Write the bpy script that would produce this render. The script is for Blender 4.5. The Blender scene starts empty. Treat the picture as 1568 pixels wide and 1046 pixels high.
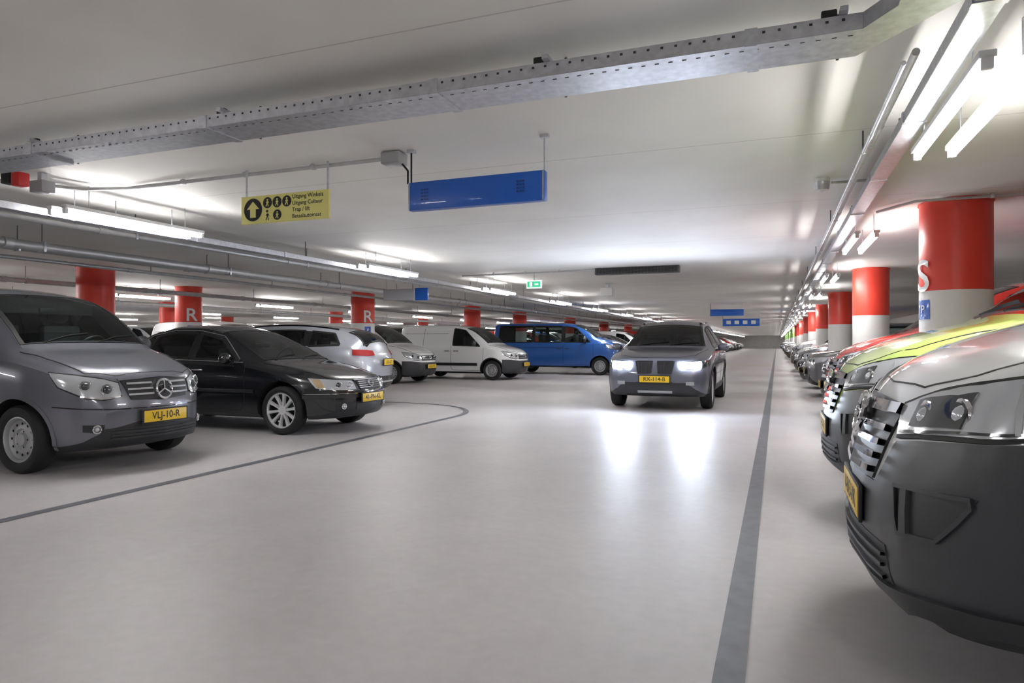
import bpy, bmesh, math, random
from mathutils import Vector, Matrix
from mathutils.bvhtree import BVHTree
random.seed(4)
SC = bpy.context.scene
SC.view_settings.view_transform='Standard'
COL = SC.collection
CEIL = 2.65
# ------------------------------------------------------------ materials
MATS = {}
def mat(name, col=(.5,.5,.5), rough=.5, metal=0., coat=0., emis=0., ecol=None, noise=0., nscale=8., spec=.5, bump=0.):
    if name in MATS: return MATS[name]
    m = bpy.data.materials.new(name); m.use_nodes = True
    nt = m.node_tree; b = nt.nodes['Principled BSDF']
    b.inputs['Base Color'].default_value = (*col, 1)
    b.inputs['Roughness'].default_value = rough
    b.inputs['Metallic'].default_value = metal
    b.inputs['Coat Weight'].default_value = coat
    b.inputs['Coat Roughness'].default_value = .03
    b.inputs['Specular IOR Level'].default_value = spec
    if emis > 0:
        b.inputs['Emission Color'].default_value = (*(ecol or col), 1)
        b.inputs['Emission Strength'].default_value = emis
    if noise > 0 or bump > 0:
        tc = nt.nodes.new('ShaderNodeTexCoord')
        n = nt.nodes.new('ShaderNodeTexNoise'); n.inputs['Scale'].default_value = nscale
        n.inputs['Detail'].default_value = 6
        nt.links.new(tc.outputs['Object'], n.inputs['Vector'])
        if noise > 0:
            r = nt.nodes.new('ShaderNodeValToRGB')
            r.color_ramp.elements[0].position = .3; r.color_ramp.elements[1].position = .7
            r.color_ramp.elements[0].color = (*[c*(1-noise) for c in col], 1)
            r.color_ramp.elements[1].color = (*[min(1, c*(1+noise)) for c in col], 1)
            nt.links.new(n.outputs['Fac'], r.inputs['Fac']); nt.links.new(r.outputs['Color'], b.inputs['Base Color'])
        if bump > 0:
            bp = nt.nodes.new('ShaderNodeBump'); bp.inputs['Strength'].default_value = bump
            bp.inputs['Distance'].default_value = .01
            nt.links.new(n.outputs['Fac'], bp.inputs['Height']); nt.links.new(bp.outputs['Normal'], b.inputs['Normal'])
    MATS[name] = m
    return m
def paint(name, col, metal=.35, rough=.28):
    return mat('paint_'+name, col, rough, metal, 1.0)
PLASTIC = mat('black_plastic', (.018,.019,.022), .45, bump=.05, nscale=300)
DPLAST = mat('dark_grey_plastic', (.030,.031,.036), .40, bump=.05, nscale=300)
TIRE = mat('tire_rubber', (.012,.012,.013), .75)
WELL = mat('wheel_well', (.005,.005,.005), .9)
def glass_mat():
    m=bpy.data.materials.new('window_glass'); m.use_nodes=True; nt=m.node_tree; nt.nodes.remove(nt.nodes['Principled BSDF'])
    out=[n for n in nt.nodes if n.type=='OUTPUT_MATERIAL'][0]
    t=nt.nodes.new('ShaderNodeBsdfTransparent'); t.inputs[0].default_value=(.50,.57,.55,1)
    g=nt.nodes.new('ShaderNodeBsdfGlossy'); g.inputs['Roughness'].default_value=.015; g.inputs['Color'].default_value=(1,1,1,1)
    f=nt.nodes.new('ShaderNodeFresnel'); f.inputs['IOR'].default_value=1.55
    x=nt.nodes.new('ShaderNodeMixShader'); nt.links.new(f.outputs[0],x.inputs[0]); nt.links.new(t.outputs[0],x.inputs[1]); nt.links.new(g.outputs[0],x.inputs[2])
    nt.links.new(x.outputs[0],out.inputs[0]); return m
GLASS = glass_mat()
MIRR = mat('mirror_glass',(.6,.62,.63),.03,1.0)
INTER = mat('car_interior',(.025,.026,.028),.7)
SEATM = mat('seat_fabric',(.045,.046,.05),.85)
SEAM = mat('panel_gap', (.006,.006,.006), .6)
CHROME = mat('chrome', (.8,.8,.82), .1, 1.0)
SILVER = mat('alloy_silver', (.74,.74,.75), .35, .3)
STEELW = mat('steel_wheel', (.46,.47,.49), .38, .4)
LAMP = mat('lamp_reflector', (.58,.60,.63), .16, .35, 1.0)
LAMPD = mat('lamp_dark', (.05,.055,.06), .12, .3, 1.0)
AMBER = mat('amber_lens', (.55,.40,.22), .2, .3, 1.0)
RED_L = mat('tail_lens', (.28,.008,.008), .15, 0, 1.0)
PLATE = mat('plate_yellow', (.85,.55,.02), .4)
BLACK = mat('black_ink', (.01,.01,.01), .6)
HEADON = mat('headlight_on', (1,1,1), .3, emis=360, ecol=(.76,.85,1))

# ------------------------------------------------------------ mesh builder
class MB:
    def __init__(s): s.V=[]; s.F=[]; s.M=[]; s.S=[]; s.mats=[]
    def mi(s,m):
        if m not in s.mats: s.mats.append(m)
        return s.mats.index(m)
    def add(s,V,F,m,smooth=True):
        o=len(s.V); s.V += [tuple(v) for v in V]
        if not isinstance(m,list): k=[s.mi(m)]*len(F)
        else: k=[s.mi(x) for x in m]
        s.F += [tuple(i+o for i in f) for f in F]; s.M += k; s.S += [smooth]*len(F)
    def mesh(s,name):
        me=bpy.data.meshes.new(name); me.from_pydata(s.V,[],s.F)
        for m in s.mats: me.materials.append(m)
        me.polygons.foreach_set('material_index', s.M)
        me.polygons.foreach_set('use_smooth', s.S)
        bm=bmesh.new(); bm.from_mesh(me); bmesh.ops.recalc_face_normals(bm, faces=bm.faces[:]); bm.to_mesh(me); bm.free()
        me.set_sharp_from_angle(angle=math.radians(38))
        me.update(); return me
    def obj(s,name,loc=(0,0,0),rz=0):
        return place(s.mesh(name),name,loc,rz)
    # prims
    def box(s,c,sz,m,bev=0,rz=0):
        bm=bmesh.new(); bmesh.ops.create_cube(bm,size=1)
        for v in bm.verts: v.co=Vector((v.co.x*sz[0],v.co.y*sz[1],v.co.z*sz[2]))
        if bev>0: bmesh.ops.bevel(bm,geom=bm.edges[:],offset=bev,segments=2,affect='EDGES',profile=.5)
        if rz: bmesh.ops.rotate(bm,verts=bm.verts,matrix=Matrix.Rotation(rz,3,'Z'))
        bm.verts.index_update()
        s.add([v.co+Vector(c) for v in bm.verts],[[v.index for v in f.verts] for f in bm.faces],m,bev>0); bm.free()
    def ell(s,c,r,m,nu=14,nv=9):
        V=[];F=[]
        for j in range(nv+1):
            p=math.pi*j/nv
            for i in range(nu):
                a=2*math.pi*i/nu
                V.append((c[0]+r[0]*math.sin(p)*math.cos(a),c[1]+r[1]*math.sin(p)*math.sin(a),c[2]+r[2]*math.cos(p)))
        for j in range(nv):
            for i in range(nu):
                F.append((j*nu+i,j*nu+(i+1)%nu,(j+1)*nu+(i+1)%nu,(j+1)*nu+i))
        s.add(V,F,m)
    def tube(s,pts,r,m,n=8,closed=False):
        pts=[Vector(p) for p in pts]; V=[];F=[]; N=len(pts)
        for k,p in enumerate(pts):
            if closed: t=(pts[(k+1)%N]-pts[k-1])
            else: t=(pts[min(k+1,N-1)]-pts[max(k-1,0)])
            t.normalize(); up=Vector((0,0,1)) if abs(t.z)<.9 else Vector((1,0,0))
            a=t.cross(up).normalized(); b=a.cross(t)
            for i in range(n):
                g=2*math.pi*i/n; V.append(p+a*r*math.cos(g)+b*r*math.sin(g))
        for k in range(N if closed else N-1):
            k2=(k+1)%N
            for i in range(n): F.append((k*n+i,k*n+(i+1)%n,k2*n+(i+1)%n,k2*n+i))
        if not closed: F.append(tuple(range(n))[::-1]); F.append(tuple((N-1)*n+i for i in range(n)))
        s.add(V,F,m)
    def lathe_y(s,prof,c,sgn,m,n=36):
        V=[];F=[]
        for (rho,off) in prof:
            for i in range(n):
                a=2*math.pi*i/n; V.append((c[0]+rho*math.cos(a),c[1]+sgn*off,c[2]+rho*math.sin(a)))
        for k in range(len(prof)-1):
            for i in range(n): F.append((k*n+i,k*n+(i+1)%n,(k+1)*n+(i+1)%n,(k+1)*n+i))
        s.add(V,F,m)
    def disc(s,c,r,nrm,m,n=24,rx=None):
        nrm=Vector(nrm).normalized(); up=Vector((0,0,1)) if abs(nrm.z)<.9 else Vector((1,0,0))
        a=up.cross(nrm).normalized(); b=nrm.cross(a); c=Vector(c)
        s.add([c+a*(rx or r)*math.cos(2*math.pi*i/n)+b*r*math.sin(2*math.pi*i/n) for i in range(n)],[tuple(range(n))],m,False)
    def ring(s,c,nrm,R,r,m,n=28,ry=1.0):
        nrm=Vector(nrm).normalized(); up=Vector((0,0,1)) if abs(nrm.z)<.9 else Vector((1,0,0))
        a=up.cross(nrm).normalized(); b=nrm.cross(a); c=Vector(c)
        s.tube([c+a*R*math.cos(2*math.pi*i/n)+b*R*ry*math.sin(2*math.pi*i/n) for i in range(n)],r,m,6,True)
    def text(s,txt,o,right,up,size,m,align='CENTER',fn=None):
        V,F=text_mesh(txt,size,align); o=Vector(o or (0,0,0)); r=Vector(right); u=Vector(up)
        if fn: s.add([fn(v) for v in V],F,m,False)
        else: s.add([o+r*v[0]+u*v[1] for v in V],F,m,False)
def place(me,name,loc=(0,0,0),rz=0):
    o=bpy.data.objects.new(name,me); COL.objects.link(o); o.location=loc; o.rotation_euler=(0,0,rz); return o
_tc={}
def text_mesh(txt,size,align):
    k=(txt,size,align)
    if k in _tc: return _tc[k]
    cu=bpy.data.curves.new('t','FONT'); cu.body=txt; cu.size=size; cu.align_x=align; cu.align_y='CENTER'; cu.resolution_u=4
    cu.offset=size*.012
    o=bpy.data.objects.new('t',cu); COL.objects.link(o)
    dg=bpy.context.evaluated_depsgraph_get(); me=bpy.data.meshes.new_from_object(o.evaluated_get(dg))
    r=([tuple(v.co) for v in me.vertices],[tuple(p.vertices) for p in me.polygons])
    bpy.data.objects.remove(o); bpy.data.curves.remove(cu); bpy.data.meshes.remove(me)
    _tc[k]=r; return r

# ------------------------------------------------------------ curves
def pchip(pts):
    xs=[p[0] for p in pts]; ys=[p[1] for p in pts]; n=len(xs)
    h=[xs[i+1]-xs[i] for i in range(n-1)]; dl=[(ys[i+1]-ys[i])/h[i] for i in range(n-1)]
    m=[0]*n; m[0]=dl[0]; m[-1]=dl[-1]
    for i in range(1,n-1):
        if dl[i-1]*dl[i]<=0: m[i]=0
        else:
            w1=2*h[i]+h[i-1]; w2=h[i]+2*h[i-1]; m[i]=(w1+w2)/(w1/dl[i-1]+w2/dl[i])
    def f(x):
        if x<=xs[0]: return ys[0]
        if x>=xs[-1]: return ys[-1]
        i=0
        while x>xs[i+1]: i+=1
        t=(x-xs[i])/h[i]; t2=t*t; t3=t2*t
        return (2*t3-3*t2+1)*ys[i]+(t3-2*t2+t)*h[i]*m[i]+(-2*t3+3*t2)*ys[i+1]+(t3-t2)*h[i]*m[i+1]
    return f
def resample(P,n):
    P=[Vector(p) for p in P]
    L=[0]
    for i in range(1,len(P)): L.append(L[-1]+(P[i]-P[i-1]).length)
    if L[-1]<1e-6: return [P[0].copy() for _ in range(n+1)]
    out=[]
    for k in range(n+1):
        t=L[-1]*k/n; i=0
        while i<len(P)-2 and t>L[i+1]: i+=1
        out.append(P[i].lerp(P[i+1],(t-L[i])/max(1e-9,L[i+1]-L[i])))
    return out

# ------------------------------------------------------------ vehicle
class Car(MB):
    def __init__(s,S):
        super().__init__(); s.P=S
        for k in ('top','belt','bot','wb','wt'): setattr(s,k,pchip(S[k]))
        s.L=S['L']; s.W=max(p[1] for p in S['wb'])
        s.body(); s.wheels(); s.glasswork()
    def edge(s,d):
        zt=s.top(d); ze=min(s.belt(d),zt-.03); return zt-min(.1,.35*(zt-ze))
    def X(s,d,y):
        q=(y/s.W)**2
        return -d-s.P['fb']*q*max(0,1-d/.8)+s.P['rb']*q*max(0,1-(s.L-d)/.8)
    def section(s,d):
        zb=s.bot(d); zt=s.top(d); ze=min(s.belt(d),zt-.03); wb=s.wb(d); wt=min(s.wt(d),.925*wb); H=ze-zb
        dr=min(.1,.35*(zt-ze)); G=zt-ze
        p=[(0,zb),(.55*wb,zb),(.88*wb,zb+.005),(.955*wb,zb+min(.06,.15*H)),(.985*wb,zb+.28*H),(1.*wb,zb+.55*H),(.993*wb,zb+.8*H),(.975*wb,zb+.95*H),(.955*wb,ze+.012 if G>.1 else ze+.003)]
        sx=.94*wb; sz=ze+min(.03,.15*G); ez=zt-dr
        p.append((sx,sz))
        for t in (.25,.5,.75): p.append((sx+(wt-sx)*t+.05*math.sin(math.pi*t)*min(.35,G),sz+(ez-sz)*t))
        p+= [(wt,ez),(wt-.025,zt-.55*dr),(.82*wt,zt-.28*dr),(.45*wt,zt-.07*dr),(0,zt)]
        return p
    def cutter_obj(s,outer,inner,wf):
        # closed loft between two chains given as (d,z), half width wf(d)
        n=len(outer); V=[]
        for (d,z) in outer: V+=[(-d,wf(d),z),(-d,-wf(d),z)]
        for (d,z) in inner: V+=[(-d,wf(d),z),(-d,-wf(d),z)]
        o=2*n; F=[]
        for i in range(n-1):
            a=2*i; F+=[(a,a+1,a+3,a+2),(o+a,o+a+2,o+a+3,o+a+1),(a,a+2,o+a+2,o+a),(a+1,o+a+1,o+a+3,a+3)]
        F+=[(0,o,o+1,1),(2*n-2,2*n-1,o+2*n-1,o+2*n-2)]
        me=bpy.data.meshes.new('k'); me.from_pydata(V,[],F)
        bm=bmesh.new(); bm.from_mesh(me); bmesh.ops.triangulate(bm,faces=bm.faces[:]); bmesh.ops.recalc_face_normals(bm,faces=bm.faces[:]); bm.to_mesh(me); bm.free()
        ob=bpy.data.objects.new('k',me); COL.objects.link(ob); return ob
    def body(s):
        S=s.P; L=s.L
        ds=[0,.012,.028,.05,.08,.115,.155,.2,.25,.31,.38]; d=.45
        while d<L-.4: ds.append(d); d+=.075
        ds+=[L-x for x in (.38,.31,.25,.2,.155,.115,.08,.05,.028,.012,0)]
        V=[];F=[];M=[]; n=len(s.section(0)); R=2*n-2
        pm=S['paint']; up=S.get('upper')
        rings=[]
        for d in ds:
            h=s.section(d); ring=[(y,z) for y,z in h]+[(-h[i][0],h[i][1]) for i in range(n-2,0,-1)]
            rings.append((d,ring))
        def cap(d,ring,rev):
            zc=sum(p[1] for p in ring)/len(ring); out=[]
            for k in (.75,.5,.25): out.append((d,[(y*k,zc+(z-zc)*k) for y,z in ring]))
            return out
        allr=cap(*rings[0],0)[::-1]+rings+cap(*rings[-1],1)
        for d,ring in allr:
            for y,z in ring: V.append((s.X(d,y),y,z))
        for k in range(len(allr)-1):
            d=(allr[k][0]+allr[k+1][0])/2
            for i in range(R):
                j=(i+1)%R; F.append((k*R+i,k*R+j,(k+1)*R+j,(k+1)*R+i))
                row=min(i,R-1-i)
                m=pm
                if row<=2: m=PLASTIC
                if up and row>=9 and d>S['ws'][0]-.05: m=up
                M.append(m)
        for (k,) in ((0,),(len(allr)-1,)):
            d,ring=allr[k]; zc=sum(p[1] for p in ring)/R; V.append((s.X(d,0),0,zc)); c=len(V)-1
            for i in range(R):
                j=(i+1)%R; F.append((k*R+i,k*R+j,c)); M.append(pm)
        s.bvh=BVHTree.FromPolygons([Vector(v) for v in V],F)
        mats=[]; 
        for m in M:
            if m not in mats: mats.append(m)
        me=bpy.data.meshes.new('b'); me.from_pydata(V,[],F)
        me.polygons.foreach_set('material_index',[mats.index(m) for m in M])
        for m in mats: me.materials.append(m)
        bm=bmesh.new(); bm.from_mesh(me); bmesh.ops.recalc_face_normals(bm,faces=bm.faces[:]); bm.to_mesh(me); bm.free()
        A=bpy.data.objects.new('a',me); COL.objects.link(A)
        ra=S['r']+S.get('archgap',.055); cb=bmesh.new()
        for d in S['ax']:
            for sg in (1,-1):
                bmesh.ops.recalc_face_normals(cb,faces=cb.faces[:])
                g=bmesh.ops.create_cone(cb,cap_ends=True,segments=44,radius1=ra,radius2=ra,depth=.8)
                bmesh.ops.rotate(cb,verts=g['verts'],matrix=Matrix.Rotation(math.pi/2,3,'X'))
                bmesh.ops.translate(cb,verts=g['verts'],vec=(-d,sg*(s.W-.3+.4),S['r']+.01))
        cm=bpy.data.meshes.new('c'); cb.to_mesh(cm); cb.free()
        B=bpy.data.objects.new('c',cm); COL.objects.link(B)
        cut=[B]
        # cabin cavity seen through the side glass
        w0,w1=S['win'][0],S['win'][-1]; N=16
        up_=[];lo=[]
        for k in range(N+1):
            t=k/N; x=w0[2]+(w1[3]-w0[2])*t; up_.append((x,s.edge(x)-.03)); x=w0[0]+(w1[1]-w0[0])*t; lo.append((x,s.belt(x)+.045))
        cut.append(s.cutter_obj(up_,lo,lambda d:1.6))
        rng=[S['ws']]+([S['rw']] if 'rw' in S else [])
        for (a,b_) in rng:
            o_=[];i_=[]
            for k in range(13):
                d=a+.03+(b_-a-.06)*k/12; o_.append((d,s.top(d)+.15)); i_.append((d,min(s.belt(d)+.062,s.top(d)-.035)))
            cut.append(s.cutter_obj(o_,i_,lambda d:min(s.wt(d),.925*s.wb(d))-.075))
        for c_ in cut:
            md=A.modifiers.new('x','BOOLEAN'); md.operation='DIFFERENCE'; md.object=c_; md.solver='EXACT'
        dg=bpy.context.evaluated_depsgraph_get(); r=bpy.data.meshes.new_from_object(A.evaluated_get(dg))
        vs=[tuple(v.co) for v in r.vertices]; fs=[];ml=[]
        for p in r.polygons:
            c=p.center; m=mats[min(p.material_index,len(mats)-1)]
            l_,n_,i2,ds_=s.bvh.find_nearest(c)
            if ds_>.006: m=INTER
            elif m==PLASTIC and c.z>.6: m=pm
            for d in S['ax']:
                if abs(c.y)>s.W-.32 and math.hypot(c.x+d,c.z-S['r']-.01)<ra+.001 : m=WELL
            fs.append(tuple(p.vertices)); ml.append(m)
        s.add(vs,fs,ml)
        bpy.data.objects.remove(A)
        for c_ in cut: bpy.data.objects.remove(c_)
    def wheels(s):
        S=s.P; r=S['r']; rim=S['rim']; st=S.get('wheel','alloy')
        for d in S['ax']:
            for sg in (1,-1):
                c=(-d,sg*(s.wb(d)-.125),r)
                s.lathe_y([(rim,.085),(rim+.02,.1),(r-.05,.108),(r-.02,.1),(r-.004,.075),(r,.04),(r,-.04),(r-.004,-.075),(r-.03,-.1),(rim,-.09)],c,sg,TIRE,40)
                s.lathe_y([(rim+.004,.088),(rim-.006,.09),(rim-.016,.075),(rim-.022,.0),(rim-.022,-.05),(.0,-.05)],c,sg,STEELW if st=='steel' else MATS['lamp_dark'])
                if st=='steel':
                    s.lathe_y([(rim-.02,.05),(rim-.045,.02),(rim-.07,.045),(.1,.05),(.085,.03),(.06,.035),(.055,.065),(.0,.068)],c,sg,STEELW)
                    for i in range(12):
                        a=2*math.pi*i/12; rr=rim-.062
                        s.disc((c[0]+rr*math.cos(a),c[1]+sg*.046,c[2]+rr*math.sin(a)),.013,(0,sg,0),WELL,10)
                    for i in range(5):
                        a=2*math.pi*i/5; s.disc((c[0]+.075*math.cos(a),c[1]+sg*.05,c[2]+.075*math.sin(a)),.009,(0,sg,0),WELL,8)
                else:
                    ns=S.get('spokes',5); w0=S.get('sw',.03)
                    for i in range(ns):
                        a=2*math.pi*(i+.25)/ns; u=Vector((math.cos(a),0,math.sin(a))); t=Vector((-math.sin(a),0,math.cos(a)))
                        V=[]
                        for rho,w,o0,o1 in ((.03,w0*.8,.02,.062),(rim*.55,w0*.75,.03,.068),(rim-.012,w0*1.15,.05,.08)):
                            for (q,o) in ((-w,o0),(w,o0),(w*.75,o1),(-w*.75,o1)):
                                V.append(Vector(c)+u*rho+t*q+Vector((0,sg*o,0)))
                        F=[(k*4+i2,k*4+(i2+1)%4,k*4+4+(i2+1)%4,k*4+4+i2) for k in (0,1) for i2 in range(4)]+[(8,9,10,11)]
                        s.add(V,F,SILVER,False)
                    s.lathe_y([(.065,.02),(.06,.066),(.03,.074),(0,.074)],c,sg,SILVER,20)
                    s.lathe_y([(rim,.09),(rim-.016,.086),(rim-.02,.06)],c,sg,SILVER)
    # projection helpers; points given as (d,y,z)
    def hit(s,p,dr='r'):
        q=Vector((-p[0],p[1],p[2]))
        if isinstance(dr,str):
            cx=-1.0 if p[0]<s.L/2 else -(s.L-1.0)
            d=Vector((q.x-cx,q.y,0))
            if dr=='s': d=Vector((0,1 if p[1]>=0 else -1,0))
            if dr=='f': d=Vector((1,0,0))
            if dr=='b': d=Vector((-1,0,0))
            d.normalize()
        else: d=Vector(dr).normalized()
        loc,n,i,_=s.bvh.ray_cast(q+d*2.5,-d,4.5)
        if loc is None: loc,n,i,_=s.bvh.find_nearest(q)
        if n.dot(d)<0: n=-n
        return loc,n
    def patch(s,A,B,m,off=.004,nu=14,nv=5,dr='r',mirror=True,skirt=True):
        a=resample(A,nu); b=resample(B,nu); P=[]
        for i in range(nu+1):
            for j in range(nv+1):
                l,n=s.hit(a[i].lerp(b[i],j/nv),dr); P.append((l+n*off,l-n*.01))
        V=[p[0] for p in P]; w=nv+1
        F=[(i*w+j,(i+1)*w+j,(i+1)*w+j+1,i*w+j+1) for i in range(nu) for j in range(nv)]
        if skirt:
            bd=[i*w for i in range(nu+1)]+[nu*w+j for j in range(1,w)]+[i*w+nv for i in range(nu-1,-1,-1)]+[j for j in range(nv-1,0,-1)]
            o=len(V); V+=[P[k][1] for k in bd]; N=len(bd)
            F+=[(bd[k],bd[(k+1)%N],o+(k+1)%N,o+k) for k in range(N)]
        s.add(V,F,m)
        if mirror: s.add([(v[0],-v[1],v[2]) for v in V],F,m)
    def strip(s,P,w,m,off=.003,dr='r',mirror=True,n=None):
        P=[Vector(p) for p in P]; tot=sum((P[i+1]-P[i]).length for i in range(len(P)-1)); n=n or max(2,int(tot/.05))
        c=resample(P,n); A=[];B=[]
        for i,p in enumerate(c):
            t=(c[min(i+1,n)]-c[max(i-1,0)]).normalized()
            if isinstance(dr,str):
                if dr=='s': d=Vector((0,1,0))
                elif dr in 'fb': d=Vector((1,0,0))
                else: d=Vector((p.x-(1.0 if p.x<s.L/2 else s.L-1.0),p.y,0)).normalized()
            else: d=Vector(dr).normalized()
            q=t.cross(d)
            if q.length<1e-4: q=Vector((0,0,1))
            q.normalize(); A.append(p+q*w/2); B.append(p-q*w/2)
        V=[];F=[]
        for a,b in zip(A,B):
            l,nn=s.hit(a,dr); l2,n2=s.hit(b,dr)
            V+=[l-nn*.006,l+nn*off,l2+n2*off,l2-n2*.006]
        for i in range(n):
            for j in range(3): F.append((i*4+j,i*4+4+j,i*4+5+j,i*4+1+j))
        s.add(V,F,m)
        if mirror: s.add([(v[0],-v[1],v[2]) for v in V],F,m)
    def glasswork(s):
        S=s.P; prev=None
        for (a,b,c,d) in S['win']:
            n=10; A=[];B=[]
            for k in range(n+1):
                t=k/n; x=c+(d-c)*t; A.append((x,s.wt(x),s.edge(x)-.03))
                x=a+(b-a)*t; B.append((x,s.W,s.belt(x)+.045))
            s.patch(A,B,GLASS,.003,10,6,'s',True,False)
            s.strip(A,.034,SEAM,.006,'s'); s.strip(B,.034,SEAM,.006,'s')
            for e in (0,-1): s.strip([A[e],B[e]],.034,SEAM,.007,'s')
            if prev: s.patch([prev[0],A[0]],[prev[1],B[0]],SEAM,.004,3,8,'s')
            prev=(A[-1],B[-1])
        def shield(d0,d1,dr):
            A=[];B=[]
            for k in range(13):
                d=d0+(d1-d0)*k/12; w=min(s.wt(d),.925*s.wb(d))-.055; z=s.top(d)
                A.append((d,w,z)); B.append((d,-w,z))
            s.patch(A,B,GLASS,.004,12,12,dr,False,False)
            s.strip(A,.05,SEAM,.007,dr,True)
            for e,dd in ((0,.01),(-1,-.01)):
                p=A[e]; s.strip([(p[0]+dd,p[1]*(1-2*k/10),p[2]) for k in range(11)],.055,SEAM,.007,dr,False,n=14)
        shield(*S['ws'],(1,0,1.2))
        if 'rw' in S: shield(*S['rw'],(-1,0,1.2))
        # interior: seats, wheel, mirror
        w0=S['win'][0]
        ys=.36; rowsd=[w0[3]-.28]
        if len(S['win'])>1: rowsd.append(S['win'][1][3]-.10)
        for sd in rowsd:
            zb=s.belt(sd)+.04; hh=min(.50,s.edge(sd)-zb-.07)
            for y in (ys,-ys):
                s.box((-sd,y,zb+hh*.30),(.13,.46,hh*.62),SEATM,.04)
                s.ell((-sd-.02,y,zb+hh*.82),(.055,.13,hh*.17),SEATM)
        dw=w0[0]+.18; s.ring((-dw,ys,s.belt(dw)+.07),(-.9,0,.45),.17,.014,PLASTIC)
        s.box((-(S['ws'][1]-.12),0,s.top(S['ws'][1]-.12)-.12),(.03,.2,.06),PLASTIC,.01)
        # wipers
        d0=S['ws'][0]
        for y0,y1 in ((.1,.62),(-.5,.05)):
            s.strip([(d0+.0,y0,s.top(d0)),(d0+.07,(y0+y1)/2,s.top(d0+.07)),(d0+.1,y1,s.top(d0+.1))],.018,BLACK,.018,(1,0,1.2),False)
        # mirrors
        dm,zm,mm=S['mir']; w=s.wb(dm)
        for sg in (1,-1):
            big=S.get('bigmir',1.0)
            s.ell((-dm,sg*(w+.1),zm+.07*big),(.07,.11*big**.3,.075*big),mm)
            s.disc((-dm-.065,sg*(w+.1),zm+.07*big),.06*big,(-1,0,0),MIRR)
            s.tube([(-dm,sg*(w-.08),zm-.0),(-dm,sg*(w+.06),zm+.03)],.022,PLASTIC)
    def door(s,d0,d1,top0=None,top1=None,zlow=None):
        zl=zlow or s.bot((d0+d1)/2)+.1
        s.strip([(d0,s.W,s.belt(d0)+.02),(d0,s.W,zl+.1),(d0+.06,s.W,zl),(d1-.06,s.W,zl),(d1,s.W,zl+.1),(d1,s.W,s.belt(d1)+.02)],.009,SEAM,.002,'s')
    def handle(s,d,z,m,w=.17):
        l,n=s.hit((d,s.W,z),'s')
        for sg in (1,-1):
            s.tube([(-d-w/2,sg*(l.y+.0),z),(-d-w/2+.02,sg*(l.y+.028),z),(-d+w/2-.02,sg*(l.y+.028),z),(-d+w/2,sg*l.y,z)],.013,m)
    def plate(s,z,rear=False,txt='VLJ-10-R',d=None,out=.02):
        l,n=s.hit((s.L if rear else 0,0,z),'b' if rear else 'f')
        sg=-1 if rear else 1; x=l.x+sg*out
        s.box((x,0,z),(.014,.56,.135),BLACK,.004); s.box((x+sg*.006,0,z),(.008,.52,.11),PLATE,.003)
        s.text(txt,(x+sg*.0115,0,z),(0,sg,0),(0,0,1),.095,BLACK)
    def arch(s,m,w=.05,off=.008):
        ra=s.P['r']+s.P.get('archgap',.055)+w*.4
        for d in s.P['ax']:
            pts=[(d+ra*math.cos(a),s.W,s.P['r']+.01+ra*math.sin(a)) for a in [math.radians(x) for x in range(-15,196,10)]]
            s.strip(pts,w,m,off,'s')
    def fbow(s,y0,y1,z,w,m,off,mirror=False,zc=0.0):
        s.strip([(0,y0+(y1-y0)*k/8,z+zc*math.cos(math.pi*(k/8-.5))) for k in range(9)],w,m,off,'f',mirror,n=16)
    def fpatch(s,yt,zt,yb,zb,m,off,nu=16,nv=4):
        s.patch([(0,-yt,zt),(0,yt,zt)],[(0,-yb,zb),(0,yb,zb)],m,off,nu,nv,'f',False)
    def bowl(s,p,r,m=None):
        l,n=s.hit(p)
        for sg in (1,-1):
            c=Vector((l.x,sg*l.y,l.z)); nn=Vector((n.x+.6,sg*n.y,n.z*.3)).normalized()
            s.ring(c+nn*.008,nn,r,.008,CHROME,20)
            s.ell(c,(r*.75,r*.75,r*.75),m or LAMPD,12,8)

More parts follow.
